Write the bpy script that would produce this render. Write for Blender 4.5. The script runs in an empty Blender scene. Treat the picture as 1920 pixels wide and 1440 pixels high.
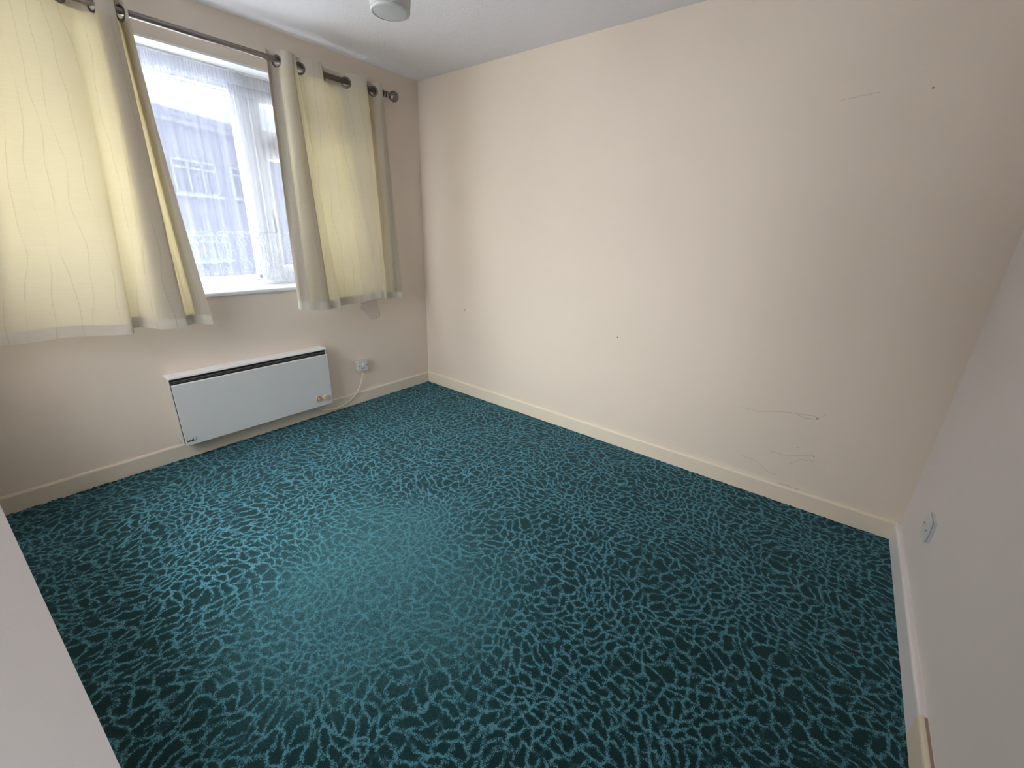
import bpy, bmesh, math, random
from mathutils import Vector, Matrix, noise as mnoise

random.seed(7)
scene = bpy.context.scene
COL = scene.collection

# ------------------------------------------------------------------ camera
F_PX = 785.88
YAW, PITCH, ROLL = math.radians(127.8244), math.radians(-19.9001), math.radians(1.80476)
CAM_LOC = Vector((2.91787, -2.47063, 1.35134))
fw = Vector((math.cos(YAW) * math.cos(PITCH), math.sin(YAW) * math.cos(PITCH), math.sin(PITCH)))
r0 = Vector((math.sin(YAW), -math.cos(YAW), 0))
u0 = r0.cross(fw)
rr = math.cos(ROLL) * r0 + math.sin(ROLL) * u0
uu = -math.sin(ROLL) * r0 + math.cos(ROLL) * u0
cam_data = bpy.data.cameras.new('camera')
cam_data.sensor_fit = 'HORIZONTAL'
cam_data.sensor_width = 36
cam_data.lens = F_PX / 1920 * 36
cam_data.clip_start = 0.01
cam = bpy.data.objects.new('camera', cam_data)
cam.matrix_world = Matrix(((rr.x, uu.x, -fw.x, CAM_LOC.x), (rr.y, uu.y, -fw.y, CAM_LOC.y),
                           (rr.z, uu.z, -fw.z, CAM_LOC.z), (0, 0, 0, 1)))
COL.objects.link(cam)
scene.camera = cam

# ------------------------------------------------------------------ exposure
scene.view_settings.view_transform = 'Standard'
scene.view_settings.look = 'None'
scene.view_settings.gamma = 1
scene.view_settings.use_curve_mapping = False
scene.view_settings.exposure = 0.94

# ------------------------------------------------------------------ sky: pale overcast, brighter overhead and to one side
SKY_BASE, SKY_ZENITH, SKY_GLOW, SKY_BACK = 0.42, 16.0, 8.0, 0.4
GLOW_DIR = Vector((-0.38, -0.90, 0.16)).normalized()
world = bpy.data.worlds.new('overcast_sky')
scene.world = world
world.use_nodes = True
wn, wl = world.node_tree.nodes, world.node_tree.links
wn.clear()
w_out = wn.new('ShaderNodeOutputWorld')
w_bg = wn.new('ShaderNodeBackground')
w_tc = wn.new('ShaderNodeTexCoord')
w_sep = wn.new('ShaderNodeSeparateXYZ')
wl.new(w_tc.outputs['Generated'], w_sep.inputs[0])


def wmath(op, a, b=None, clamp=False, c=0.5):
    n = wn.new('ShaderNodeMath')
    n.operation = op
    n.use_clamp = clamp
    if op == 'MULTIPLY_ADD':
        n.inputs[2].default_value = c
    for i, v in enumerate((a, b)):
        if v is None:
            continue
        if isinstance(v, (int, float)):
            n.inputs[i].default_value = v
        else:
            wl.new(v, n.inputs[i])
    return n.outputs[0]


w_dot = wn.new('ShaderNodeVectorMath')
w_dot.operation = 'DOT_PRODUCT'
wl.new(w_tc.outputs['Generated'], w_dot.inputs[0])
w_dot.inputs[1].default_value = GLOW_DIR
up = wmath('MAXIMUM', w_sep.outputs['Z'], 0.0)
glow = wmath('MULTIPLY', wmath('POWER', wmath('MAXIMUM', w_dot.outputs['Value'], 0.0), 4.0), SKY_GLOW)
w_dot2 = wn.new('ShaderNodeVectorMath')
w_dot2.operation = 'DOT_PRODUCT'
wl.new(w_tc.outputs['Generated'], w_dot2.inputs[0])
w_dot2.inputs[1].default_value = Vector((0.85, -0.50, 0.15)).normalized()
back = wmath('MULTIPLY', wmath('POWER', wmath('MAXIMUM', wmath('MULTIPLY_ADD', w_dot2.outputs['Value'], 0.5), 0.0), 2.0), SKY_BACK)
lum = wmath('ADD', wmath('ADD', wmath('ADD', wmath('MULTIPLY', wmath('POWER', up, 2.2), SKY_ZENITH), SKY_BASE), glow), back)
wl.new(lum, w_bg.inputs['Strength'])
w_bg.inputs['Color'].default_value = (0.90, 0.96, 1.0, 1)
wl.new(w_bg.outputs[0], w_out.inputs[0])

# daylight portal over the window opening (guides sampling of the sky only)
pl = bpy.data.lights.new('window_daylight', 'AREA')
pl.shape = 'RECTANGLE'
pl.size, pl.size_y = 1.95, 1.25
pl.cycles.is_portal = True
po = bpy.data.objects.new('window_daylight', pl)
po.location = (-0.27, -1.5, 1.57)
po.rotation_euler = (0, math.radians(-90), 0)
pl.size, pl.size_y = 1.25, 1.95
COL.objects.link(po)
pl2 = bpy.data.lights.new('added_window_daylight', 'AREA')  # portal for the window added in the near left wall
pl2.shape = 'RECTANGLE'
pl2.size, pl2.size_y = 0.98, 1.48
pl2.cycles.is_portal = True
po2 = bpy.data.objects.new('added_window_daylight', pl2)
po2.location = (1.01, -2.86, 1.36)
po2.rotation_euler = (math.radians(90), 0, 0)
COL.objects.link(po2)


# ------------------------------------------------------------------ helpers
def tag(o, label=None, cat=None, group=None, kind=None):
    if label:
        o['label'] = label
    if cat:
        o['category'] = cat
    if group:
        o['group'] = group
    if kind:
        o['kind'] = kind
    return o


def empty(name, loc):
    o = bpy.data.objects.new(name, None)
    o.location = loc
    o.empty_display_size = 0.05
    COL.objects.link(o)
    return o


def link_bm(name, bm, mats, parent=None, smooth=False, recalc=True):
    if recalc:
        bmesh.ops.recalc_face_normals(bm, faces=bm.faces)
    me = bpy.data.meshes.new(name)
    bm.to_mesh(me)
    bm.free()
    for m in (mats if isinstance(mats, (list, tuple)) else [mats]):
        me.materials.append(m)
    if smooth:
        for p in me.polygons:
            p.use_smooth = True
    o = bpy.data.objects.new(name, me)
    COL.objects.link(o)
    if parent is not None:
        o.parent = parent
        o.matrix_parent_inverse = Matrix.Translation(parent.location).inverted() if parent.type == 'EMPTY' else Matrix()
    return o


def box(bm, x0, x1, y0, y1, z0, z1, bevel=0.0, seg=2):
    vs = [bm.verts.new((x, y, z)) for x in (x0, x1) for y in (y0, y1) for z in (z0, z1)]
    idx = [(0, 1, 3, 2), (4, 6, 7, 5), (0, 4, 5, 1), (2, 3, 7, 6), (0, 2, 6, 4), (1, 5, 7, 3)]
    fs = [bm.faces.new([vs[i] for i in f]) for f in idx]
    if bevel > 0:
        es = list({e for f in fs for e in f.edges})
        bmesh.ops.bevel(bm, geom=es, offset=bevel, segments=seg, affect='EDGES', profile=0.5)
    return bm


def new_box(name, mat, parent, *a, **k):
    bm = bmesh.new()
    box(bm, *a, **k)
    return link_bm(name, bm, mat, parent)


def tube(bm, pts, r, n=12, cap=True):
    rings = []
    pts = [Vector(p) for p in pts]
    prev = None
    for i, p in enumerate(pts):
        t = (pts[min(i + 1, len(pts) - 1)] - pts[max(i - 1, 0)]).normalized()
        if prev is None:
            a = Vector((0, 0, 1)) if abs(t.z) < 0.9 else Vector((1, 0, 0))
            s = t.cross(a).normalized()
        else:
            s = (prev - t * prev.dot(t)).normalized()
        prev = s
        b = t.cross(s)
        rings.append([bm.verts.new(p + r * (math.cos(2 * math.pi * k / n) * s + math.sin(2 * math.pi * k / n) * b))
                      for k in range(n)])
    for a, b in zip(rings, rings[1:]):
        for k in range(n):
            bm.faces.new((a[k], a[(k + 1) % n], b[(k + 1) % n], b[k]))
    if cap:
        bm.faces.new(rings[0])
        bm.faces.new(list(reversed(rings[-1])))


def lathe(bm, prof, origin, axis, n=32):
    """prof: list of (radius, distance along axis)"""
    axis = Vector(axis).normalized()
    a = Vector((0, 0, 1)) if abs(axis.z) < 0.9 else Vector((1, 0, 0))
    s = axis.cross(a).normalized()
    b = axis.cross(s)
    origin = Vector(origin)
    rings = []
    for r, h in prof:
        c = origin + axis * h
        if r < 1e-6:
            rings.append([bm.verts.new(c)])
        else:
            rings.append([bm.verts.new(c + r * (math.cos(2 * math.pi * k / n) * s + math.sin(2 * math.pi * k / n) * b))
                          for k in range(n)])
    for p, q in zip(rings, rings[1:]):
        for k in range(n):
            k2 = (k + 1) % n
            if len(p) == 1 and len(q) == 1:
                continue
            if len(p) == 1:
                bm.faces.new((p[0], q[k2], q[k]))
            elif len(q) == 1:
                bm.faces.new((p[k], p[k2], q[0]))
            else:
                bm.faces.new((p[k], p[k2], q[k2], q[k]))


def catmull(pts, n_per):
    out = []
    P = [pts[0]] + list(pts) + [pts[-1]]
    for i in range(1, len(P) - 2):
        p0, p1, p2, p3 = P[i - 1], P[i], P[i + 1], P[i + 2]
        for k in range(n_per):
            t = k / n_per
            out.append(tuple(0.5 * (2 * b + (c - a) * t + (2 * a - 5 * b + 4 * c - d) * t * t +
                                    (-a + 3 * b - 3 * c + d) * t ** 3)
                             for a, b, c, d in zip(p0, p1, p2, p3)))
    out.append(tuple(pts[-1]))
    return out


# ------------------------------------------------------------------ materials
class M:
    """small wrapper for building a node material"""

    def __init__(self, name):
        self.m = bpy.data.materials.new(name)
        self.m.use_nodes = True
        self.nt = self.m.node_tree
        self.n, self.l = self.nt.nodes, self.nt.links
        self.n.clear()
        self.out = self.n.new('ShaderNodeOutputMaterial')

    def node(self, t, **k):
        nd = self.n.new(t)
        for a, v in k.items():
            setattr(nd, a, v)
        return nd

    def put(self, sock, v):
        if v is None:
            return
        if hasattr(v, 'is_output'):
            self.l.new(v, sock)
        else:
            if isinstance(v, (tuple, list)) and len(v) == 3 and sock.type == 'RGBA':
                v = (*v, 1)
            sock.default_value = v

    def math(self, op, a, b=None, c=None, clamp=False):
        nd = self.node('ShaderNodeMath', operation=op, use_clamp=clamp)
        for i, v in enumerate((a, b, c)):
            if v is not None:
                self.put(nd.inputs[i], v)
        return nd.outputs[0]

    def vmath(self, op, a, b=None, scale=None):
        nd = self.node('ShaderNodeVectorMath', operation=op)
        self.put(nd.inputs[0], a)
        if b is not None:
            self.put(nd.inputs[1], b)
        if scale is not None:
            self.put(nd.inputs['Scale'], scale)
        return nd.outputs['Value'] if op in ('LENGTH', 'DOT_PRODUCT', 'DISTANCE') else nd.outputs[0]

    def noise(self, vec, scale, detail=2, rough=0.5, out='Fac', dim='3D'):
        nd = self.node('ShaderNodeTexNoise', noise_dimensions=dim)
        self.put(nd.inputs['Vector'], vec)
        nd.inputs['Scale'].default_value = scale
        nd.inputs['Detail'].default_value = detail
        nd.inputs['Roughness'].default_value = rough
        return nd.outputs[out]

    def smooth(self, v, lo, hi, a=0.0, b=1.0):
        nd = self.node('ShaderNodeMapRange', interpolation_type='SMOOTHSTEP')
        self.put(nd.inputs['Value'], v)
        for k, x in zip(('From Min', 'From Max', 'To Min', 'To Max'), (lo, hi, a, b)):
            self.put(nd.inputs[k], x)
        return nd.outputs['Result']

    def mix(self, f, a, b):
        nd = self.node('ShaderNodeMix', data_type='RGBA')
        self.put(nd.inputs[0], f)
        self.put(nd.inputs[6], a)
        self.put(nd.inputs[7], b)
        return nd.outputs[2]

    def bump(self, h, strength, dist=0.002):
        nd = self.node('ShaderNodeBump')
        self.put(nd.inputs['Height'], h)
        nd.inputs['Strength'].default_value = strength
        nd.inputs['Distance'].default_value = dist
        return nd.outputs[0]

    def bsdf(self, color, rough=0.6, metal=0.0, normal=None, **k):
        nd = self.node('ShaderNodeBsdfPrincipled')
        self.put(nd.inputs['Base Color'], color)
        self.put(nd.inputs['Roughness'], rough)
        self.put(nd.inputs['Metallic'], metal)
        if normal is not None:
            self.put(nd.inputs['Normal'], normal)
        for a, v in k.items():
            self.put(nd.inputs[a.replace('_', ' ')], v)
        return nd.outputs[0]

    def obj_co(self):
        return self.node('ShaderNodeTexCoord').outputs['Object']

    def done(self, shader):
        self.l.new(shader, self.out.inputs[0])
        return self.m


def mat_plain(name, color, rough=0.5, metal=0.0, bump=0.0, scale=200.0, vary=0.04):
    a = M(name)
    co = a.obj_co()
    nz = a.noise(co, scale, 3)
    c0 = tuple(c * (1 - vary) for c in color)
    c1 = tuple(min(1, c * (1 + vary)) for c in color)
    col = a.mix(a.noise(co, 9.0, 3), c0, c1)
    nrm = a.bump(nz, bump, 0.001) if bump else None
    return a.done(a.bsdf(col, rough, metal, nrm))


def mat_wall(name, color, grain=0.25):
    a = M(name)
    co = a.obj_co()
    fine = a.noise(co, 260.0, 4, 0.65)
    broad = a.noise(co, 1.6, 3)
    c0 = tuple(c * 0.965 for c in color)
    c1 = tuple(min(1, c * 1.03) for c in color)
    col = a.mix(broad, c0, c1)
    nrm = a.bump(fine, grain, 0.0012)
    return a.done(a.bsdf(col, 0.7, 0, nrm, Specular_IOR_Level=0.25))


WALL = mat_wall('cream_wall_paint', (0.82, 0.695, 0.575))
WALL_W = mat_wall('cream_wall_paint_light_tinted', (0.81, 0.705, 0.605))  # same cream paint; greyer tone of the light on this wall put into colour
WALL_R = mat_wall('pale_wall_paint', (0.83, 0.75, 0.715))
SKIRT = mat_plain('cream_gloss_paint', (0.84, 0.72, 0.565), 0.35, bump=0.08, scale=60)
SKIRT_R = mat_plain('off_white_gloss_paint', (0.86, 0.81, 0.80), 0.35, bump=0.08, scale=60)
SKIRT_W = mat_plain('cream_skirting_paint', (0.74, 0.66, 0.55), 0.38, bump=0.08, scale=60)
UPVC = mat_plain('white_upvc', (0.88, 0.88, 0.90), 0.3, bump=0.02)
SILLM = mat_plain('white_gloss_sill', (0.86, 0.86, 0.89), 0.25, bump=0.03)
STEEL = mat_plain('white_enamelled_steel', (0.66, 0.67, 0.67), 0.4, bump=0.05, scale=400, vary=0.02)
STEEL_C = mat_plain('cream_enamelled_steel', (0.74, 0.71, 0.64), 0.4, bump=0.05, scale=400, vary=0.02)
DARK = mat_plain('black_grille', (0.012, 0.011, 0.012), 0.6)
GRILLE = mat_plain('grey_grille_bar', (0.16, 0.155, 0.15), 0.5)
SCRIPT = mat_plain('black_badge', (0.015, 0.015, 0.013), 0.5)
KNOB = mat_plain('beige_plastic', (0.62, 0.47, 0.30), 0.45)
KNOB_D = mat_plain('brown_plastic', (0.33, 0.22, 0.12), 0.45)
PLASTIC = mat_plain('white_switch_plastic', (0.66, 0.66, 0.68), 0.35)
PLASTIC_L = mat_plain('bright_white_plastic', (0.92, 0.92, 0.92), 0.3)
PLASTIC_B = mat_plain('cream_box_plastic', (0.66, 0.58, 0.48), 0.45)
CABLE = mat_plain('cream_cable', (0.86, 0.78, 0.62), 0.45)
SCREW = mat_plain('dark_screw', (0.10, 0.085, 0.07), 0.4, 0.6)
POLE = mat_plain('brushed_dark_nickel', (0.24, 0.21, 0.19), 0.32, 0.9, bump=0.03, scale=500)
RING = mat_plain('dark_nickel_ring', (0.22, 0.19, 0.165), 0.3, 0.9)
PLASTER = mat_plain('pink_bare_plaster', (0.70, 0.585, 0.53), 0.9, bump=0.3, scale=150)
CRACKM = mat_plain('dark_hairline', (0.52, 0.44, 0.38), 0.9)
HOLEM = mat_plain('rust_brown_hole', (0.30, 0.19, 0.13), 0.9)
WOODGAP = mat_plain('bare_brown_wood', (0.36, 0.26, 0.20), 0.8, bump=0.2, scale=80)
LINE = mat_plain('grey_joint_line', (0.30, 0.29, 0.30), 0.6)


def mat_ceiling():
    a = M('white_textured_ceiling')
    co = a.obj_co()
    h = a.math('ADD', a.noise(co, 70.0, 4, 0.6), a.math('MULTIPLY', a.noise(co, 28.0, 2), 0.6))
    nrm = a.bump(h, 0.55, 0.004)
    col = a.mix(a.noise(co, 2.0, 2), (0.82, 0.79, 0.815), (0.86, 0.83, 0.855))
    return a.done(a.bsdf(col, 0.85, 0, nrm, Specular_IOR_Level=0.2))


CEIL = mat_ceiling()


def mat_carpet():
    a = M('teal_reticulated_carpet')
    co = a.obj_co()
    # individual tufts: the pattern steps from one tuft to the next
    jit = a.vmath('SCALE', a.vmath('SUBTRACT', a.noise(co, 320.0, 0, out='Color'), (0.5, 0.5, 0.5)), scale=0.008)
    p = a.vmath('ADD', co, jit)
    p = a.vmath('SNAP', p, (0.0045, 0.0035, 0.01))
    # net of rounded cells, drawn out by a slow flow; the lines keep one width (distance divided by its slope)
    def cell_distance(p_, junction=False):
        def warp(scale, amp):
            nz = a.noise(p_, scale, 0, out='Color')
            return a.vmath('SCALE', a.vmath('SUBTRACT', nz, (0.5, 0.5, 0.5)), scale=amp)
        q = a.vmath('ADD', a.vmath('ADD', p_, warp(3.2, 0.17)), a.vmath('ADD', warp(12.5, 0.060), warp(46.0, 0.020)))
        vo = a.node('ShaderNodeTexVoronoi', feature='DISTANCE_TO_EDGE', voronoi_dimensions='2D')
        a.put(vo.inputs['Vector'], q)
        vo.inputs['Scale'].default_value = 25.0
        vo.inputs['Randomness'].default_value = 0.80
        if not junction:
            return vo.outputs['Distance']
        v1 = a.node('ShaderNodeTexVoronoi', feature='F1', voronoi_dimensions='2D')
        a.put(v1.inputs['Vector'], q)
        v1.inputs['Scale'].default_value = 25.0
        v1.inputs['Randomness'].default_value = 0.80
        return vo.outputs['Distance'], v1.outputs['Distance']

    EPS = 0.0025
    d0, f1 = cell_distance(p, True)
    gx = a.math('SUBTRACT', cell_distance(a.vmath('ADD', p, (EPS, 0, 0))), d0)
    gy = a.math('SUBTRACT', cell_distance(a.vmath('ADD', p, (0, EPS, 0))), d0)
    g = a.math('SQRT', a.math('ADD', a.math('MULTIPLY', gx, gx), a.math('MULTIPLY', gy, gy)))
    g = a.math('MAXIMUM', a.math('DIVIDE', g, EPS), 8.0)
    d = a.math('DIVIDE', d0, g)                        # metres from the nearest line
    tuft = a.noise(a.vmath('MULTIPLY', p, (1, 1, 0)), 300.0, 0)
    thr = a.math('MULTIPLY_ADD', a.noise(co, 18.0, 2), 0.0026, 0.0022)
    thr = a.math('ADD', thr, a.smooth(f1, 0.46, 0.80, 0.0, 0.0030))
    dj = a.math('ADD', d, a.math('MULTIPLY', a.math('SUBTRACT', tuft, 0.5), 0.0055))
    line = a.math('SUBTRACT', 1.0, a.smooth(dj, a.math('SUBTRACT', thr, 0.0008), a.math('ADD', thr, 0.0008)), clamp=True)
    gap = a.smooth(a.noise(co, 21.0, 1), 0.33, 0.40)
    line = a.math('MULTIPLY', line, a.math('MULTIPLY_ADD', gap, 0.8, 0.2))
    speck = a.smooth(a.noise(a.vmath('MULTIPLY', p, (1, 1.6, 0)), 420.0, 0), 0.36, 0.44)
    line = a.math('MULTIPLY', line, a.math('MULTIPLY_ADD', speck, 0.7, 0.3))
    # ragged round area where the pattern is paler and softer
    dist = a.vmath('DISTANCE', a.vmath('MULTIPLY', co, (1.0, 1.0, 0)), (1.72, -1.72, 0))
    pale_area = a.math('SUBTRACT', 1.0, a.smooth(a.math('ADD', dist, a.math('MULTIPLY', a.noise(co, 3.0, 2), 0.5)), 0.35, 1.05))
    ctr = a.noise(a.vmath('MULTIPLY', co, (1, 1, 0)), 210.0, 1)
    dark = a.mix(ctr, (0.002, 0.016, 0.018), (0.008, 0.044, 0.047))
    light = a.mix(ctr, (0.060, 0.205, 0.265), (0.13, 0.35, 0.44))
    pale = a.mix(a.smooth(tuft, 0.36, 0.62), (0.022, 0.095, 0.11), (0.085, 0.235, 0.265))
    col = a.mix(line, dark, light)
    col = a.mix(a.math('MULTIPLY', pale_area, 0.62), col, pale)
    h = a.noise(co, 240.0, 3, 0.7)
    nrm = a.bump(h, 0.9, 0.004)
    sh = a.bsdf(col, 0.9, 0, nrm, Specular_IOR_Level=0.12, Sheen_Weight=0.2, Sheen_Roughness=0.5,
                Sheen_Tint=(0.45, 0.75, 0.85, 1))
    return a.done(sh)


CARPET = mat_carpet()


def mat_fabric(name, dense=False):
    """cream cotton with vertical wandering lines of ladder stitching; uv = metres along the cloth"""
    a = M(name)
    uv = a.node('ShaderNodeUVMap').outputs[0]
    sep = a.node('ShaderNodeSeparateXYZ')
    a.put(sep.inputs[0], uv)
    u, v = sep.outputs[0], sep.outputs[1]
    PITCHU = 0.062
    uc = a.math('DIVIDE', u, PITCHU)
    cell = a.math('FLOOR', uc)
    comb = a.node('ShaderNodeCombineXYZ')
    a.put(comb.inputs[0], a.math('MULTIPLY', cell, 7.31))
    a.put(comb.inputs[1], a.math('MULTIPLY', v, 3.0))
    off = a.math('MULTIPLY', a.math('SUBTRACT', a.noise(comb.outputs[0], 1.0, 1, dim='2D'), 0.5), 1.1)
    d = a.math('MULTIPLY', a.math('SUBTRACT', a.math('SUBTRACT', uc, cell), a.math('ADD', off, 0.5)), PITCHU)
    ad = a.math('ABSOLUTE', d)
    core = a.math('SUBTRACT', 1.0, a.smooth(ad, 0.0006, 0.0014))
    tick = a.math('LESS_THAN', a.math('FRACT', a.math('DIVIDE', v, 0.0075)), 0.3)
    side = a.math('MULTIPLY', a.math('GREATER_THAN', d, 0.0), a.math('LESS_THAN', d, 0.0055))
    comb2 = a.node('ShaderNodeCombineXYZ')
    a.put(comb2.inputs[0], a.math('MULTIPLY', cell, 3.7))
    a.put(comb2.inputs[1], a.math('MULTIPLY', v, 3.0))
    part = a.smooth(a.noise(comb2.outputs[0], 1.0, 1, dim='2D'), 0.42, 0.5)
    st = a.math('MAXIMUM', core, a.math('MULTIPLY', a.math('MULTIPLY', tick, side), 0.6))
    st = a.math('MULTIPLY', st, a.math('MULTIPLY_ADD', part, 0.65, 0.25))
    weave = a.noise(uv, 700.0, 1)
    slub = a.node('ShaderNodeTexNoise')
    mp = a.node('ShaderNodeMapping')
    mp.inputs['Scale'].default_value = (6, 260, 1)
    a.put(mp.inputs[0], uv)
    a.put(slub.inputs['Vector'], mp.outputs[0])
    slub.inputs['Scale'].default_value = 1.0
    base = a.mix(slub.outputs['Fac'], (0.58, 0.53, 0.45), (0.64, 0.59, 0.50))
    base = a.mix(a.math('MULTIPLY', st, 0.5), base, (0.36, 0.31, 0.24))
    tr = a.mix(slub.outputs['Fac'], (0.65, 0.52, 0.255), (0.72, 0.585, 0.315))
    tr = a.mix(a.math('MULTIPLY', st, 0.45), tr, (0.40, 0.32, 0.18))
    nrm = a.bump(a.math('ADD', weave, a.math('MULTIPLY', st, 0.8)), 0.25, 0.001)
    di = a.node('ShaderNodeBsdfDiffuse')
    a.put(di.inputs[0], base)
    a.put(di.inputs['Normal'], nrm)
    tl = a.node('ShaderNodeBsdfTranslucent')
    a.put(tl.inputs[0], tr)
    mx = a.node('ShaderNodeMixShader')
    mx.inputs[0].default_value = 0.05 if dense else 0.29
    a.put(mx.inputs[1], di.outputs[0])
    a.put(mx.inputs[2], tl.outputs[0])
    return a.done(mx.outputs[0])


FABRIC = mat_fabric('cream_stitched_cotton')
FABRIC_D = mat_fabric('cream_cotton_doubled', True)


def mat_net(name, open_frac, body=False):
    """white net: partly open holes, partly white thread"""
    a = M(name)
    uv = a.node('ShaderNodeUVMap').outputs[0]
    mp = a.node('ShaderNodeMapping')
    mp.inputs['Scale'].default_value = (17, 0.7, 1)
    a.put(mp.inputs[0], uv)
    nz = a.node('ShaderNodeTexNoise')
    a.put(nz.inputs['Vector'], mp.outputs[0])
    nz.inputs['Scale'].default_value = 1.0
    nz.inputs['Detail'].default_value = 2
    dens = a.smooth(nz.outputs['Fac'], 0.38, 0.66)
    di = a.node('ShaderNodeBsdfDiffuse')
    di.inputs[0].default_value = (0.86, 0.87, 0.90, 1)
    tl = a.node('ShaderNodeBsdfTranslucent')
    tl.inputs[0].default_value = (0.28, 0.29, 0.42, 1)
    th = a.node('ShaderNodeMixShader')
    th.inputs[0].default_value = 0.26
    a.put(th.inputs[1], di.outputs[0])
    a.put(th.inputs[2], tl.outputs[0])
    tp = a.node('ShaderNodeBsdfTransparent')
    tp.inputs[0].default_value = (1, 1, 1, 1)
    mx = a.node('ShaderNodeMixShader')
    a.put(mx.inputs[0], a.math('MULTIPLY_ADD', dens, -0.14 if body else -0.05, open_frac))
    a.put(mx.inputs[1], th.outputs[0])
    a.put(mx.inputs[2], tp.outputs[0])
    return a.done(mx.outputs[0])


NET = mat_net('white_voile_net', 0.60, True)
NET_D = mat_net('white_net_heading', 0.30)
LACE = mat_net('white_lace_thread', 0.10)


def mat_glass():
    a = M('window_glass')
    tp = a.node('ShaderNodeBsdfTransparent')
    tp.inputs[0].default_value = (0.95, 0.97, 0.97, 1)
    gl = a.node('ShaderNodeBsdfGlossy')
    gl.inputs['Roughness'].default_value = 0.02
    mx = a.node('ShaderNodeMixShader')
    mx.inputs[0].default_value = 0.05
    a.put(mx.inputs[1], tp.outputs[0])
    a.put(mx.inputs[2], gl.outputs[0])
    return a.done(mx.outputs[0])


GLASS = mat_glass()


def mat_shade():
    a = M('frosted_white_glass')
    di = a.bsdf((0.76, 0.755, 0.74), 0.4)
    tl = a.node('ShaderNodeBsdfTranslucent')
    tl.inputs[0].default_value = (0.76, 0.76, 0.75, 1)
    mx = a.node('ShaderNodeMixShader')
    mx.inputs[0].default_value = 0.35
    a.put(mx.inputs[1], di)
    a.put(mx.inputs[2], tl.outputs[0])
    return a.done(mx.outputs[0])


SHADE = mat_shade()

# ------------------------------------------------------------------ the room
H = 2.40
XW, YW, XR = -0.006, 0.006, 3.373           # plaster faces of left, back and right walls
OY0, OY1, OZ0, OZ1 = -2.47, -0.52, 0.955, 2.18   # window opening
YF = -3.35                                   # wall behind the camera

# floor: fitted carpet, its pile standing up raggedly along the skirtings
bm = bmesh.new()
box(bm, -0.02, 3.39, YF, 0.02, -0.12, 0.0)


def pile_edge(p0, p1, inward, size=1.0):
    p0, p1, inward = Vector(p0), Vector(p1), Vector(inward)
    n = int((p1 - p0).length / 0.0035)
    prev = None
    for i in range(n + 1):
        b = p0.lerp(p1, i / n)
        h = size * (0.002 + 0.006 * random.random() ** 1.6 + 0.003 * mnoise.noise(b * 30))
        top = bm.verts.new(b + Vector((0, 0, max(h, 0.001))))
        out = bm.verts.new(b + inward * (size * (0.006 + 0.008 * random.random())) + Vector((0, 0, 0.0002)))
        if prev:
            bm.faces.new((prev[0], top, out, prev[1]))
        prev = (top, out)


pile_edge((0.0085, -2.66, 0), (0.0085, -0.008, 0), (1, 0, 0))
pile_edge((0.008, -0.0085, 0), (3.36, -0.0085, 0), (0, -1, 0), 0.55)
pile_edge((3.355, -0.01, 0), (3.352, -2.6, 0), (-1, 0, 0), 0.35)
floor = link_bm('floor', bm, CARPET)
tag(floor, 'dark teal fitted carpet with pale blue-green wavy net pattern', 'carpet', kind='structure')

# ceiling
ceil_o = new_box('ceiling', CEIL, None, -0.30, 3.55, YF - 0.1, 0.2, H, H + 0.12)
tag(ceil_o, 'white textured ceiling above the room', 'ceiling', kind='structure')

# left (window) wall with its opening
bm = bmesh.new()
box(bm, -0.27, XW, -2.80, OY0, -0.12, H)
box(bm, -0.27, XW, OY1, YW, -0.12, H)
box(bm, -0.27, XW, OY0, OY1, -0.12, OZ0)
box(bm, -0.27, XW, OY0, OY1, OZ1, H)
wall_left = tag(link_bm('wall_left', bm, WALL_W), 'cream painted wall with the window and panel heater', 'wall', kind='structure')
# back (long) wall
wall_back = tag(new_box('wall_back', WALL, None, -0.27, 3.50, YW, 0.16, -0.12, H),
                'long bare cream wall beside the window, marked and scratched', 'wall', kind='structure')
# right wall
bm = bmesh.new()
box(bm, XR, 3.50, -2.92, YW, -0.12, H)
box(bm, XR, 3.50, -3.47, -3.30, -0.12, H)
box(bm, XR, 3.50, -3.30, -2.92, 2.03, H)          # over an unseen doorway added beside the camera to light the corner
wall_right = tag(link_bm('wall_right', bm, WALL_R),
                 'pale wall at the right edge with a socket low down', 'wall', kind='structure')
# near left wall: ends in a square corner just beside the camera; a window added in it, out of view, brings in extra daylight
W2X0, W2X1, W2Z0, W2Z1 = 0.52, 1.50, 0.62, 2.10
YN = -2.66
bm = bmesh.new()
box(bm, -0.27, W2X0, -2.85, YN, -0.02, H)
box(bm, W2X1, 2.10, -2.85, YN, -0.02, H)
box(bm, W2X0, W2X1, -2.85, YN, -0.02, W2Z0)
box(bm, W2X0, W2X1, -2.85, YN, W2Z1, H)
wall_near = tag(link_bm('wall_near', bm, WALL), 'cream wall on the left, hidden behind the corner', 'wall', kind='structure')
# the corner beside the camera: its end face fills the lower left of the view
bm = bmesh.new()
pts = [(2.20, -2.5137), (2.03, -2.60), (2.03, -3.35), (2.20, -3.35)]
lo = [bm.verts.new((x, y, -0.02)) for x, y in pts]
hi = [bm.verts.new((x, y, H)) for x, y in pts]
bm.faces.new(lo)
bm.faces.new(hi)
for i in range(4):
    bm.faces.new((lo[i], lo[(i + 1) % 4], hi[(i + 1) % 4], hi[i]))
wall_corner = tag(link_bm('wall_corner', bm, WALL_R),
                  'plain pale end of wall at the lower left, close to the camera', 'wall', kind='structure')
wall_front = tag(new_box('wall_front', WALL_R, None, 2.06, 3.50, -3.47, -3.35, -0.12, H),
                 'pale wall behind the camera', 'wall', kind='structure')
added_win = empty('added_window', ((W2X0 + W2X1) / 2, -2.76, W2Z0))
tag(added_win, 'added unseen window in the left wall, letting in extra daylight', 'window', kind='structure')
bm = bmesh.new()
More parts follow.
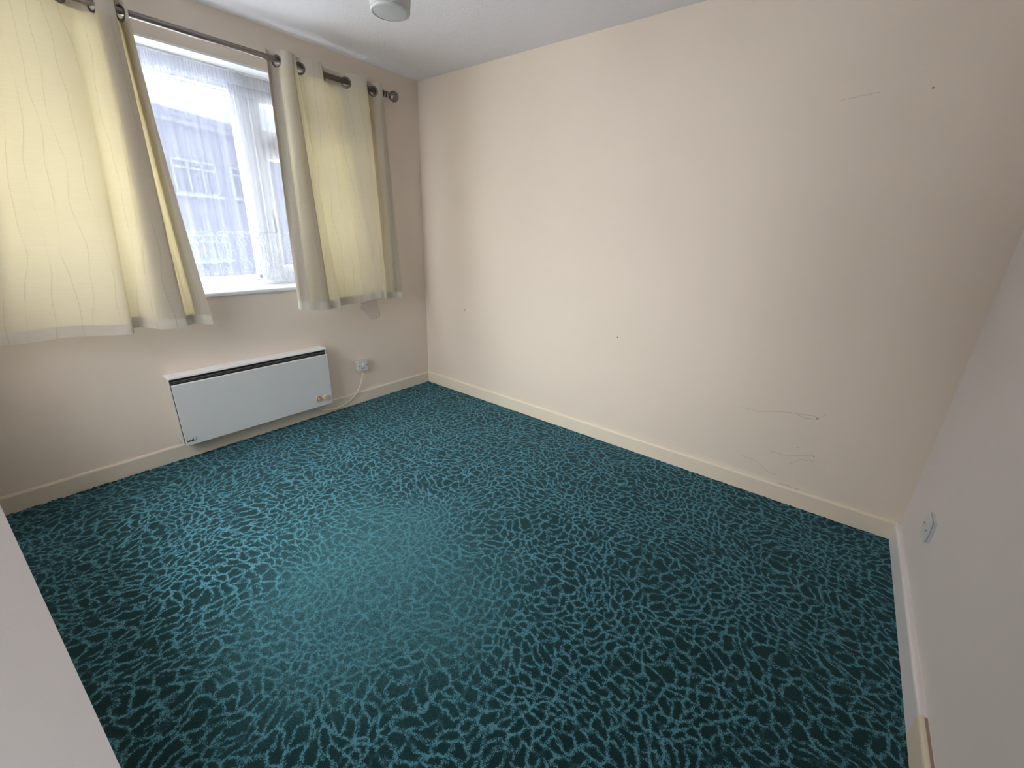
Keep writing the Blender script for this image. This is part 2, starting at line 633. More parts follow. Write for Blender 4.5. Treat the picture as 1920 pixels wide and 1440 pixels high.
for xa, xb, za, zb in ((W2X0, W2X0 + 0.05, W2Z0, W2Z1), (W2X1 - 0.05, W2X1, W2Z0, W2Z1), (W2X0, W2X1, W2Z0, W2Z0 + 0.05), (W2X0, W2X1, W2Z1 - 0.05, W2Z1), (0.985, 1.035, W2Z0, W2Z1)):
    box(bm, xa, xb, -2.80, -2.74, za, zb)
link_bm('frame', bm, UPVC, added_win)


# skirtings
def skirting(name, mat, p0, p1, inward, label, h=0.10, t=0.0135):
    p0, p1, inward = Vector((*p0, 0)), Vector((*p1, 0)), Vector((*inward, 0))
    prof = [(-0.002, -0.02), (t, -0.02), (t, h - 0.011), (t - 0.0018, h - 0.005), (t - 0.005, h - 0.0012), (t - 0.009, h), (-0.002, h)]
    bm = bmesh.new()
    a = [bm.verts.new(p0 + inward * d + Vector((0, 0, z))) for d, z in prof]
    b = [bm.verts.new(p1 + inward * d + Vector((0, 0, z))) for d, z in prof]
    k = len(prof)
    for i in range(k):
        bm.faces.new((a[i], a[(i + 1) % k], b[(i + 1) % k], b[i]))
    bm.faces.new(a)
    bm.faces.new(b)
    return tag(link_bm(name, bm, mat), label, 'skirting', kind='structure')


skirting('baseboard_left', SKIRT_W, (XW, -2.65), (XW, YW), (1, 0), 'cream skirting board under the window wall heater', h=0.098)
skirting('baseboard_back', SKIRT, (XW, YW), (XR, YW), (0, -1), 'cream skirting board along the long bare wall', h=0.100)
skirting('baseboard_right', SKIRT_R, (XR, YW), (XR, -1.10), (-1, 0), 'off-white skirting board along the right wall', h=0.100, t=0.019)
bb = skirting('trim_1', SKIRT, (XR, -1.10), (XR, -2.91), (-1, 0), 'cream end length of skirting with a brown gap behind it', h=0.100, t=0.019)
new_box('gap', WOODGAP, bb, XR - 0.0065, XR + 0.002, -2.55, -1.105, 0.094, 0.1015)['label'] = 'brown gap along the top of the skirting'

# paint patch, holes and hairlines on the walls


def poly_patch(name, mat, parent, pts3, nrm, depth, label):
    bm = bmesh.new()
    nrm = Vector(nrm)
    a = [bm.verts.new(Vector(p) + nrm * depth) for p in pts3]
    b = [bm.verts.new(Vector(p) - nrm * 0.001) for p in pts3]
    k = len(a)
    bm.faces.new(a)
    bm.faces.new(b)
    for i in range(k):
        bm.faces.new((a[i], a[(i + 1) % k], b[(i + 1) % k], b[i]))
    o = link_bm(name, bm, mat, parent)
    o['label'] = label
    return o


chip = [(-0.655, 0.835), (-0.640, 0.80), (-0.648, 0.765), (-0.640, 0.748), (-0.612, 0.728), (-0.589, 0.700), (-0.562, 0.674),
        (-0.544, 0.664), (-0.522, 0.662), (-0.503, 0.674), (-0.482, 0.684), (-0.476, 0.715), (-0.472, 0.735), (-0.486, 0.770), (-0.494, 0.80), (-0.49, 0.835)]
poly_patch('bare_patch', PLASTER, wall_left, [(XW, y, z) for y, z in chip], (1, 0, 0), 0.0006, 'pinkish patch where paint has flaked off below the right curtain')
rim = [(XW + 0.001, y, z) for y, z in chip[6:12]]
bm = bmesh.new()
tube(bm, rim, 0.0016, 6)
link_bm('flaked_edge', bm, mat_plain('flaked_paint_edge', (0.45, 0.37, 0.30), 0.9), wall_left)
rim2 = [(XW + 0.001, y, z) for y, z in chip[1:5]]
bm = bmesh.new()
tube(bm, rim2, 0.0022, 6)
link_bm('flaked_edge', bm, mat_plain('pale_paint_edge', (0.86, 0.83, 0.76), 0.8), wall_left)


def wall_mark(x, z, r, name='wall_mark', label='small brown mark on the wall'):
    n = 9
    pts = []
    for k in range(n):
        q = 0.75 * r * random.uniform(0.5, 1.25)
        pts.append((x + q * math.cos(2 * math.pi * k / n), YW, z + 0.75 * q * math.sin(2 * math.pi * k / n)))
    poly_patch(name, HOLEM, wall_back, pts, (0, -1, 0), 0.0007, label)


wall_mark(0.478, 0.738, 0.009)
wall_mark(0.490, 0.728, 0.005)
wall_mark(0.452, 0.737, 0.004)
wall_mark(1.834, 0.741, 0.008, label='small dark chip in the middle of the wall')
wall_mark(1.575, 0.823, 0.004)
wall_mark(2.990, 1.919, 0.006)
wall_mark(2.945, 0.515, 0.007)
wall_mark(2.978, 0.312, 0.005)
wall_mark(2.902, 0.335, 0.003)


def crack(pts, r=0.0009):
    q = []
    for (x0, z0), (x1, z1) in zip(pts, pts[1:]):
        n = max(2, int(math.hypot(x1 - x0, z1 - z0) / 0.012))
        for k in range(n):
            t = k / n
            q.append((x0 + (x1 - x0) * t + random.uniform(-.0025, .0025), YW - 0.0002, z0 + (z1 - z0) * t + random.uniform(-.0025, .0025)))
    q.append((pts[-1][0], YW - 0.0002, pts[-1][1]))
    bm = bmesh.new()
    tube(bm, q, r, 5)
    link_bm('hairline_crack', bm, CRACKM, wall_back)


crack([(2.593, 0.474), (2.64, 0.482), (2.685, 0.478), (2.74, 0.493), (2.802, 0.513), (2.872, 0.516), (2.926, 0.526), (2.95, 0.519), (2.975, 0.55)])
crack([(2.86, 0.512), (2.90, 0.503), (2.945, 0.512)])
crack([(2.661, 0.198), (2.70, 0.197), (2.744, 0.185), (2.804, 0.151), (2.846, 0.145)])
crack([(2.785, 0.277), (2.841, 0.272), (2.899, 0.287), (2.975, 0.316)])
crack([(2.887, 0.234), (2.926, 0.275), (2.986, 0.286)])
crack([(2.84, 0.10), (2.90, 0.104), (2.96, 0.102)], 0.0016)
crack([(2.70, 1.915), (2.77, 1.923), (2.83, 1.926)], 0.0008)

# ------------------------------------------------------------------ window
win = empty('window_1', (-0.20, -1.495, OZ0))
tag(win, 'white framed casement window behind the net curtain', 'window', kind='structure')
FX0, FX1 = -0.245, -0.180
bm = bmesh.new()
fwid = 0.06
box(bm, FX0, FX1, OY0, OY1, OZ0, OZ0 + fwid, 0.004)
box(bm, FX0, FX1, OY0, OY1, OZ1 - 0.075, OZ1, 0.004)
box(bm, FX0, FX1, OY0, OY0 + fwid, OZ0 + fwid, OZ1 - 0.075, 0.004)
box(bm, FX0, FX1, OY1 - fwid, OY1, OZ0 + fwid, OZ1 - 0.075, 0.004)
link_bm('frame', bm, UPVC, win)
MY0, MY1 = -1.235, -1.165
new_box('mullion', UPVC, win, FX0, FX1, MY0, MY1, OZ0 + fwid, OZ1 - 0.075, bevel=0.004)
# left fixed light
LZ0, LZ1 = OZ0 + fwid, OZ1 - 0.075
bm = bmesh.new()
b_ = 0.018
box(bm, FX0 + 0.015, FX1 - 0.012, OY0 + fwid, MY0, LZ0, LZ0 + b_)
box(bm, FX0 + 0.015, FX1 - 0.012, OY0 + fwid, MY0, LZ1 - b_, LZ1)
box(bm, FX0 + 0.015, FX1 - 0.012, OY0 + fwid, OY0 + fwid + b_, LZ0, LZ1)
box(bm, FX0 + 0.015, FX1 - 0.012, MY0 - b_, MY0, LZ0, LZ1)
link_bm('glazing_bead', bm, UPVC, win)
new_box('pane', GLASS, win, -0.216, -0.212, OY0 + fwid + b_, MY0 - b_, LZ0 + b_, LZ1 - b_)


# right casement: small top light over an opening sash
def sash(name, y0, y1, z0, z1, w):
    bm = bmesh.new()
    xa, xb = FX0 + 0.01, FX1 + 0.016
    box(bm, xa, xb, y0, y1, z0, z0 + w, 0.005)
    box(bm, xa, xb, y0, y1, z1 - w, z1, 0.005)
    box(bm, xa, xb, y0, y0 + w, z0 + w, z1 - w, 0.005)
    box(bm, xa, xb, y1 - w, y1, z0 + w, z1 - w, 0.005)
    o = link_bm(name, bm, UPVC, win)
    new_box('pane', GLASS, win, -0.216, -0.212, y0 + w, y1 - w, z0 + w, z1 - w)
    return o


RY0, RY1 = MY1, OY1 - fwid
new_box('transom', UPVC, win, FX0, FX1, RY0, RY1, 1.800, 1.850, bevel=0.004)
sash('top_light', RY0, RY1, 1.842, LZ1, 0.062)
sash('sash', RY0, RY1, LZ0, 1.808, 0.070)
bm = bmesh.new()
box(bm, FX1 + 0.016, FX1 + 0.028, -1.140, -1.115, 1.34, 1.43, 0.003)
box(bm, FX1 + 0.028, FX1 + 0.045, -1.137, -1.118, 1.30, 1.40, 0.005)
link_bm('handle', bm, mat_plain('white_handle', (0.75, 0.75, 0.78), 0.3), win)
# white lining of the reveal
bm = bmesh.new()
box(bm, FX1 - 0.002, XW + 0.0005, OY0, OY1, OZ1 - 0.006, OZ1 + 0.004)
box(bm, FX1 - 0.002, XW + 0.0005, OY0 - 0.004, OY0 + 0.006, OZ0, OZ1)
box(bm, FX1 - 0.002, XW + 0.0005, OY1 - 0.006, OY1 + 0.004, OZ0, OZ1)
link_bm('reveal_lining', bm, UPVC, win)
# sill board
bm = bmesh.new()
box(bm, -0.185, 0.014, -2.56, -0.44, 0.940, 0.968, 0.010, 3)
link_bm('sill', bm, SILLM, win)

# ------------------------------------------------------------------ net curtain
NX = -0.135
net = empty('net_curtain', (NX, -1.495, 0.985))
tag(net, 'sheer white net curtain with a lace border, hung across the window', 'net curtain')
NY0, NY1 = OY0 + 0.02, OY1 - 0.02
NZT, NZB = 2.166, 0.985


def net_x(y, z):
    k = 0.35 + 0.65 * min(1.0, (NZT - z) / 0.25)
    f = 0.0065 * math.sin(y * 62 + 2.2 * math.sin(y * 9.0) + 0.5 * math.sin(z * 2.2)) + 0.004 * math.sin(y * 141 + 1.3 * math.sin(y * 17))
    g = 0.0025 * math.sin(y * 420 + 3 * math.sin(y * 31))
    return NX + f * k + g * (1 - k) * 1.5


def net_sheet(name, mat, z0, z1, off, ny=900, nz=8, frill=0.0, parent=net):
    bm = bmesh.new()
    uvl = bm.loops.layers.uv.new('UVMap')
    rows = []
    for j in range(nz + 1):
        row = []
        for i in range(ny + 1):
            y = NY0 + (NY1 - NY0) * i / ny
            z = z0 + (z1 - z0) * j / nz
            if j == 0 and frill:
                z += frill * math.sin(y * 55 + 2.0 * math.sin(y * 9))
            row.append(bm.verts.new((net_x(y, z) + off, y, z)))
        rows.append(row)
    for j in range(nz):
        for i in range(ny):
            f = bm.faces.new((rows[j][i], rows[j][i + 1], rows[j + 1][i + 1], rows[j + 1][i]))
            for lp in f.loops:
                lp[uvl].uv = (lp.vert.co.y, lp.vert.co.z)
    return link_bm(name, bm, mat, parent, smooth=True, recalc=False)


net_sheet('net_panel', NET, NZB, NZT, 0.0, nz=16, frill=0.004)
net_sheet('heading', NET_D, 2.105, NZT, 0.004, nz=3)['label'] = 'gathered white heading of the net'
net_sheet('heading_frill', mat_net('white_net_double', 0.50), 2.055, 2.105, 0.003, nz=3)
new_box('rail', UPVC, net, NX - 0.012, NX + 0.014, NY0 - 0.018, NY1 + 0.018, 2.166, 2.179)


# lace border of thread motifs
def ribbon(bm, pts, w):
    """flat thread following the pleats; pts in (y, z)"""
    prev = None
    for i, (y, z) in enumerate(pts):
        y2, z2 = pts[min(i + 1, len(pts) - 1)]
        y1, z1 = pts[max(i - 1, 0)]
        d = Vector((y2 - y1, z2 - z1))
        d = d.normalized() if d.length > 0 else Vector((1, 0))
        n = Vector((-d.y, d.x)) * w / 2
        a = bm.verts.new((net_x(y, z) + 0.0035, y + n.x, z + n.y))
        b = bm.verts.new((net_x(y, z) + 0.0035, y - n.x, z - n.y))
        if prev:
            bm.faces.new((prev[0], a, b, prev[1]))
        prev = (a, b)


def dens(pts, step=0.004):
    out = []
    for (a, b), (c, d) in zip(pts, pts[1:]):
        n = max(1, int(math.hypot(c - a, d - b) / step))
        for k in range(n):
            out.append((a + (c - a) * k / n, b + (d - b) * k / n))
    out.append(pts[-1])
    return out


bm = bmesh.new()
ly = NY0 + 0.06
mot = 0
while ly < NY1 - 0.05:
    for s in (-1, 1):
        ribbon(bm, dens([(ly + s * 0.004, 1.292), (ly + s * 0.030, 1.270), (ly + s * 0.030, 1.245), (ly + s * 0.012, 1.222),
                         (ly + s * 0.012, 1.135), (ly + s * 0.032, 1.108), (ly + s * 0.032, 1.055), (ly + s * 0.004, 1.022)]), 0.0042)
        ribbon(bm, dens([(ly + s * 0.003, 1.262), (ly + s * 0.020, 1.280), (ly + s * 0.019, 1.258), (ly + s * 0.003, 1.238)]), 0.0036)
        ribbon(bm, dens([(ly + s * 0.003, 1.095), (ly + s * 0.020, 1.075), (ly + s * 0.020, 1.055), (ly + s * 0.003, 1.078)]), 0.0036)
        ribbon(bm, dens([(ly + s * 0.003, 1.066), (ly + s * 0.016, 1.046), (ly + s * 0.003, 1.032)]), 0.0036)
        for k in range(4):
            zz = 1.225 - 0.026 * k
            yy = ly + s * (0.024 + 0.004 * (k % 2))
            ribbon(bm, [(yy - 0.003, zz), (yy + 0.003, zz - 0.004)], 0.005)
    # scattered flower sprigs between the stems
    cy = ly + 0.058
    for k in range(13):
        a_ = k * 2.4
        rr_ = 0.006 + 0.0016 * k
        yy, zz = cy + 0.55 * rr_ * math.cos(a_), 1.055 + 0.55 * rr_ * math.sin(a_)
        ribbon(bm, [(yy - 0.003, zz), (yy, zz + 0.003), (yy + 0.003, zz)], 0.0028)
    for k in range(6):
        zz = 1.245 - 0.026 * k
        yy = cy + 0.006 * math.sin(k * 2.1 + mot)
        ribbon(bm, [(yy - 0.004, zz), (yy, zz + 0.004), (yy + 0.004, zz - 0.002)], 0.003)
    mot += 1
    ly += 0.116
n_ = 420
ys = [NY0 + (NY1 - NY0) * k / n_ for k in range(n_ + 1)]
ribbon(bm, [(y, 1.305) for y in ys], 0.004)
ribbon(bm, [(y, 1.297 + 0.004 * math.sin(y * 160)) for y in ys], 0.003)
ribbon(bm, [(y, 1.012) for y in ys], 0.004)
link_bm('lace_border', bm, LACE, net, recalc=False)['label'] = 'lace border along the lower part of the net'

# ------------------------------------------------------------------ curtain pole
RX, RZ = 0.085, 2.226
pole = empty('curtain_pole', (RX, -1.45, RZ))
tag(pole, 'dark metal curtain pole with a ball end above the window', 'curtain pole')
bm = bmesh.new()
tube(bm, [(RX, -2.62, RZ), (RX, -0.345, RZ)], 0.0152, 18)
link_bm('rod', bm, POLE, pole, smooth=True)
bm = bmesh.new()
prof = [(0.0, 0.0), (0.019, 0.0), (0.020, 0.003), (0.020, 0.016), (0.013, 0.021), (0.012, 0.030), (0.015, 0.034)]
for k in range(1, 13):
    a_ = math.pi * (0.14 + 0.86 * k / 12)
    prof.append((max(0.0, 0.034 * math.sin(a_)), 0.065 - 0.034 * math.cos(a_)))
prof[-1] = (0.0, prof[-1][1])
lathe(bm, prof, (RX, -0.352, RZ), (0, 1, 0), 24)
link_bm('finial', bm, POLE, pole, smooth=True)
for yb in (-2.60, -0.372):
    bm = bmesh.new()
    tube(bm, [(XW, yb, RZ - 0.004), (RX, yb, RZ - 0.004)], 0.006, 10)
    lathe(bm, [(0, 0), (0.021, 0), (0.021, 0.004), (0.014, 0.008), (0, 0.008)], (XW, yb, RZ - 0.004), (1, 0, 0), 20)
    lathe(bm, [(0.0168, -0.005), (0.0195, -0.005), (0.0195, 0.005), (0.0168, 0.005)], (RX, yb, RZ), (0, 1, 0), 20)
    link_bm('bracket', bm, POLE, pole)

# ------------------------------------------------------------------ eyelet curtains


def make_curtain(label, top, bot, eyelets, ztop, zbot_pts, flare=1.0):
    """top / bot: matching lists of (y, x) cloth positions; eyelets: indices in top where the pole pierces the cloth"""
    root = empty('eyelet_curtain', (RX, sum(p[0] for p in top) / len(top), zbot_pts[0]))
    tag(root, label, 'curtain', 'cream eyelet curtains at the window')
    NPER = 14
    T = catmull(top, NPER)
    B = catmull(bot, NPER)
    ZB = catmull([(z,) for z in zbot_pts], NPER)
    ncol = len(T)
    # length of cloth along the middle, for the stitching
    mid = [((a[0] + b[0]) / 2, (a[1] + b[1]) / 2) for a, b in zip(T, B)]
    U = [0.0]
    for a, b in zip(mid, mid[1:]):
        U.append(U[-1] + math.hypot(b[0] - a[0], b[1] - a[1]))
    HEAD, HEM = 0.085, 0.052

    def pos(ci, s):
        """s = 0 top .. 1 bottom; ci may be fractional"""
        i = min(int(ci), ncol - 2)
        f = ci - i
        ty, tx = (T[i][k] * (1 - f) + T[i + 1][k] * f for k in (0, 1))
        by, bx = (B[i][k] * (1 - f) + B[i + 1][k] * f for k in (0, 1))
        zb = ZB[i][0] * (1 - f) + ZB[i + 1][0] * f
        g = max(0.0, (s - 0.03) / 0.97)
        g = g ** flare
        bx += 0.045
        ripple = 0.0025 * math.sin(6.3 * s + ci * 0.23) * g
        return Vector((tx + (bx - tx) * g + ripple, ty + (by - ty) * g, ztop + (zb - ztop) * s))

    hgt = ztop - sum(zbot_pts) / len(zbot_pts)
    s_head = HEAD / hgt
    s_hem = 1 - HEM / hgt

    def sheet(name, mat, s0, s1, ns, off, holes, sub=1, c0=0, c1=None):
        bm = bmesh.new()
        uvl = bm.loops.layers.uv.new('UVMap')
        c1 = (ncol - 1) if c1 is None else c1
        cols = (c1 - c0) * sub
        rows, uvs = [], []
        for j in range(ns + 1):
            s = s0 + (s1 - s0) * j / ns
            row = []
            for c in range(cols + 1):
                ci = c0 + c / sub
                p = pos(ci, s)
                if off:
                    q0, q1 = pos(max(0, ci - 0.5), s), pos(min(ncol - 1, ci + 0.5), s)
                    t = (q1 - q0)
                    n = Vector((t.y, -t.x, 0))
                    if n.length > 1e-9:
                        p = p + n.normalized() * off
                row.append(bm.verts.new(p))
            rows.append(row)
        eye_p = [pos(e * NPER, (ztop - RZ + 0.0065) / hgt) for e in eyelets] if holes else []
        for j in range(ns):
            for c in range(cols):
                q = (rows[j][c], rows[j][c + 1], rows[j + 1][c + 1], rows[j + 1][c])
                if holes:
                    ctr = (q[0].co + q[1].co + q[2].co + q[3].co) / 4
                    if any((ctr - e).length < 0.0235 and abs(c / sub - k * NPER) < NPER * 2.2 for e, k in zip(eye_p, eyelets)):
                        continue
                f = bm.faces.new(q)
                for lp, (jj, cc) in zip(f.loops, ((j, c), (j, c + 1), (j + 1, c + 1), (j + 1, c))):
                    ci = c0 + cc / sub
                    i0 = min(int(ci), ncol - 2)
                    uu_ = U[i0] + (U[i0 + 1] - U[i0]) * (ci - i0)
                    lp[uvl].uv = (uu_ + 3.0, pos(ci, s0 + (s1 - s0) * jj / ns).z)
        loose = [v for v in bm.verts if not v.link_faces]
        bmesh.ops.delete(bm, geom=loose, context='VERTS')
        return link_bm(name, bm, mat, root, smooth=True, recalc=False)

    sheet('cloth_panel', FABRIC, s_head, 1.0, 60, 0.0, False)
    sheet('header_band', FABRIC_D, 0.0, s_head, 34, 0.0, True, 2)['label'] = 'stiff doubled heading around the eyelets'
    sheet('hem', FABRIC_D, s_hem, 1.0, 3, 0.0016, False)['label'] = 'doubled hem along the bottom edge'
    SIDE = 0.062
    ca = next(i for i in range(ncol) if U[i] > SIDE)
    cb = next(i for i in range(ncol) if U[i] > U[-1] - SIDE)
    sheet('side_hem', FABRIC_D, s_head, s_hem, 40, -0.0016, False, c0=0, c1=ca)
    sheet('side_hem', FABRIC_D, s_head, s_hem, 40, -0.0016, False, c0=cb, c1=ncol - 1)
    for e in eyelets:
        ci = e * NPER
        s = (ztop - RZ + 0.0065) / hgt
        c = pos(ci, s)
        t = (pos(ci + 1.5, s) - pos(ci - 1.5, s)).normalized()
        n = Vector((t.y, -t.x, 0)).normalized()
        bm = bmesh.new()
        lathe(bm, [(0.0225, -0.0028), (0.0245, -0.004), (0.0315, -0.003), (0.033, 0.0), (0.0315, 0.003), (0.0245, 0.004), (0.0225, 0.0028), (0.0225, -0.0028)],
              c, n, 28)
        link_bm('eyelet', bm, RING, root, smooth=True)
    return root


# left curtain, running out of the frame to the left
L_top = [(-2.610, 0.115), (-2.575, 0.085), (-2.53, 0.055), (-2.47, 0.055), (-2.425, 0.085), (-2.36, 0.115),
         (-2.24, 0.055), (-2.19, 0.085), (-2.13, 0.112), (-2.07, 0.122), (-2.01, 0.116),
         (-1.955, 0.085), (-1.915, 0.055), (-1.875, 0.055), (-1.848, 0.085), (-1.842, 0.118), (-1.814, 0.136), (-1.783, 0.130), (-1.790, 0.118), (-1.832, 0.112),
         (-1.828, 0.104), (-1.790, 0.108), (-1.782, 0.085), (-1.773, 0.055), (-1.755, 0.085), (-1.745, 0.112), (-1.736, 0.122)]
L_bot = [(-2.625, 0.110), (-2.61, 0.085), (-2.59, 0.07), (-2.56, 0.075), (-2.53, 0.09), (-2.49, 0.105),
         (-2.42, 0.085), (-2.35, 0.08), (-2.26, 0.095), (-2.15, 0.115), (-2.06, 0.128),
         (-2.025, 0.125), (-2.030, 0.095), (-1.985, 0.078), (-1.950, 0.086), (-1.925, 0.108), (-1.890, 0.124), (-1.815, 0.134), (-1.808, 0.122), (-1.905, 0.104),
         (-1.900, 0.090), (-1.815, 0.096), (-1.785, 0.088), (-1.755, 0.075), (-1.730, 0.078), (-1.702, 0.092), (-1.672, 0.105)]
L_zb = [0.83] * 6 + [0.828, 0.826, 0.834, 0.826, 0.820, 0.822, 0.838, 0.838, 0.830, 0.824, 0.820, 0.818, 0.820, 0.824, 0.824, 0.820, 0.822, 0.822, 0.818, 0.814, 0.812]
make_curtain('wide cream curtain hanging over the left part of the window', L_top, L_bot, [1, 4, 7, 11, 14, 22, 24], 2.274, L_zb, 1.6)

R_top = [(-1.128, 0.066), (-1.106, 0.052), (-1.082, 0.085), (-1.068, 0.118), (-1.045, 0.136), (-1.020, 0.132), (-1.010, 0.121), (-1.022, 0.113),
         (-1.038, 0.107), (-1.034, 0.100), (-1.012, 0.108), (-0.992, 0.118), (-0.983, 0.110), (-0.982, 0.085), (-0.977, 0.056), (-0.955, 0.085),
         (-0.920, 0.110), (-0.870, 0.118), (-0.828, 0.112), (-0.808, 0.085), (-0.770, 0.054),
         (-0.695, 0.054), (-0.657, 0.085), (-0.610, 0.110), (-0.555, 0.118), (-0.518, 0.110), (-0.500, 0.085), (-0.483, 0.056), (-0.457, 0.085),
         (-0.425, 0.106), (-0.392, 0.104)]
R_bot = [(-1.187, 0.106), (-1.172, 0.124), (-1.140, 0.140), (-1.095, 0.150), (-1.045, 0.156), (-1.000, 0.152), (-0.990, 0.140), (-1.040, 0.128),
         (-1.120, 0.112), (-1.115, 0.096), (-1.040, 0.098), (-0.960, 0.122), (-0.912, 0.132), (-0.906, 0.118), (-0.922, 0.088), (-0.895, 0.072),
         (-0.840, 0.068), (-0.780, 0.074), (-0.730, 0.080), (-0.690, 0.086), (-0.650, 0.093),
         (-0.605, 0.101), (-0.565, 0.108), (-0.535, 0.112), (-0.512, 0.112), (-0.502, 0.104), (-0.506, 0.090), (-0.500, 0.075), (-0.450, 0.074),
         (-0.395, 0.084), (-0.345, 0.090)]
R_zb = [0.842, 0.840, 0.836, 0.830, 0.826, 0.824, 0.823, 0.826, 0.832, 0.832, 0.828, 0.820, 0.816, 0.818, 0.824, 0.828,
        0.826, 0.828, 0.832, 0.838, 0.844, 0.850, 0.852, 0.852, 0.850, 0.846, 0.842, 0.836, 0.832, 0.830, 0.830]
make_curtain('narrower cream curtain gathered at the right of the window by the corner', R_top, R_bot, [2, 13, 15, 19, 22, 26, 28], 2.274, R_zb)

# ------------------------------------------------------------------ panel heater
HY0, HY1 = -1.926, -1.003
heater = empty('panel_heater', (0.0, (HY0 + HY1) / 2, 0.112))
tag(heater, 'long white electric panel heater on the wall below the window', 'heater')
bm = bmesh.new()
# casing: back, sides, top lip, with an open front
box(bm, XW, 0.012, HY0, HY1, 0.118, 0.530)
box(bm, 0.012, 0.074, HY0, HY0 + 0.004, 0.118, 0.530)
box(bm, 0.012, 0.074, HY1 - 0.004, HY1, 0.118, 0.530)
box(bm, 0.012, 0.074, HY0 + 0.004, HY1 - 0.004, 0.118, 0.122)
link_bm('casing', bm, STEEL_C, heater)
bm = bmesh.new()
box(bm, XW, 0.078, HY0 - 0.001, HY1 + 0.001, 0.519, 0.534, 0.004, 3)
link_bm('top_rail', bm, PLASTIC_L, heater)
new_box('grille', DARK, heater, 0.012, 0.064, HY0 + 0.006, HY1 - 0.006, 0.130, 0.518)
bm = bmesh.new()
box(bm, 0.066, 0.072, HY0 + 0.004, HY1 - 0.004, 0.501, 0.5045)
link_bm('grille_bar', bm, GRILLE, heater)
bm = bmesh.new()
box(bm, 0.066, 0.069, HY0 + 0.004, HY1 - 0.004, 0.492, 0.494)
link_bm('grille_bar', bm, GRILLE, heater)
bm = bmesh.new()
box(bm, 0.082, 0.095, HY0 + 0.005, HY1 - 0.004, 0.113, 0.487, 0.003, 3)
front = link_bm('front_panel', bm, STEEL, heater)
new_box('panel_edge', PLASTIC_L, heater, 0.081, 0.0945, HY0 + 0.006, HY1 - 0.005, 0.4845, 0.4895, bevel=0.001)['label'] = 'bright upper edge of the front panel'
for yk, zk, style in ((-1.112, 0.176, 0), (-1.059, 0.173, 1)):
    bm = bmesh.new()
    if style == 0:
        lathe(bm, [(0.022, 0), (0.022, 0.006), (0.0195, 0.008), (0.0165, 0.008), (0.015, 0.003), (0.011, 0.003), (0.010, 0.010), (0.0, 0.011)], (0.094, yk, zk), (1, 0, 0), 28)
    else:
        lathe(bm, [(0.020, 0), (0.020, 0.010), (0.017, 0.015), (0.0, 0.016)], (0.094, yk, zk), (1, 0, 0), 28)
    k = link_bm('control_knob', bm, KNOB, heater, smooth=False)
    k['label'] = 'beige control dial with a sunken centre' if style == 0 else 'plain beige control knob'
    bm = bmesh.new()
    if style == 0:
        lathe(bm, [(0.0118, 0.0035), (0.0148, 0.0035)], (0.094, yk, zk), (1, 0, 0), 28)
    else:
        box(bm, 0.109, 0.1115, yk - 0.0025, yk + 0.0025, zk + 0.002, zk + 0.014)
    link_bm('dial_mark', bm, KNOB_D, k)
# small dark script badge, bottom left of the front panel
bm = bmesh.new()


def stroke(pts, w0, w1):
    n = len(pts)
    prev = None
    for i, (y, z) in enumerate(pts):
        y2, z2 = pts[min(i + 1, n - 1)]
        y1, z1 = pts[max(i - 1, 0)]
        d = Vector((y2 - y1, z2 - z1)).normalized()
        w = (w0 + (w1 - w0) * i / (n - 1)) / 2
        q = [bm.verts.new((x, y + s * -d.y * w, z + s * d.x * w)) for x in (0.0945, 0.0958) for s in (-1, 1)]
        if prev:
            bm.faces.new((prev[2], q[2], q[3], prev[3]))
            bm.faces.new((prev[0], q[0], q[2], prev[2]))
            bm.faces.new((prev[1], q[1], q[3], prev[3]))
        prev = q


by, bz = -1.912, 0.137
for k in range(5):
    stroke([(by + 0.007 * k, bz), (by + 0.007 * k + 0.003, bz + 0.011)], 0.0042, 0.0034)
    stroke([(by + 0.007 * k + 0.002, bz + 0.0105), (by + 0.007 * k + 0.0065, bz + 0.001)], 0.0026, 0.0026)
stroke([(by + 0.024, bz + 0.006), (by + 0.032, bz + 0.022)], 0.004, 0.003)
stroke([(by + 0.034, bz), (by + 0.043, bz + 0.004), (by + 0.046, bz + 0.012), (by + 0.047, bz + 0.021)], 0.0034, 0.0026)
link_bm('badge', bm, SCRIPT, heater, recalc=False)['label'] = 'small dark script badge'

# ------------------------------------------------------------------ fused switch and heater cable
sw = empty('fused_switch', (0.0, -0.698, 0.32))
tag(sw, 'square white switched fuse outlet on the wall right of the heater', 'switch')
SY0, SY1, SZ0, SZ1 = -0.738, -0.658, 0.279, 0.363
bm = bmesh.new()
box(bm, XW, 0.032, SY0, SY1, SZ0, SZ1, 0.004, 3)
bx_ = link_bm('back_box', bm, PLASTIC_B, sw)
for zz in (0.332, 0.314):
    bm = bmesh.new()
    lathe(bm, [(0.0, 0), (0.0035, 0), (0.003, 0.0008), (0, 0.0008)], (0.016, SY0, zz), (0, -1, 0), 12)
    link_bm('knockout', bm, SCREW, bx_)
bm = bmesh.new()
box(bm, 0.0325, 0.0405, SY0 - 0.002, SY1 + 0.002, SZ0 - 0.002, SZ1 + 0.003, 0.003, 3)
link_bm('face_plate', bm, PLASTIC, sw)
bm = bmesh.new()
box(bm, 0.0400, 0.0450, -0.705, -0.692, 0.322, 0.345, 0.002)
link_bm('rocker', bm, PLASTIC_L, sw)
bm = bmesh.new()
box(bm, 0.0400, 0.0420, -0.712, -0.684, 0.296, 0.304, 0.001)
link_bm('fuse_holder', bm, mat_plain('grey_fuse_carrier', (0.25, 0.23, 0.22), 0.5), sw)
for yy in (-0.732, -0.664):
    bm = bmesh.new()
    lathe(bm, [(0, 0), (0.0042, 0), (0.0036, 0.0012), (0, 0.0012)], (0.0404, yy, 0.321), (1, 0, 0), 14)
    link_bm('screw', bm, SCREW, sw)

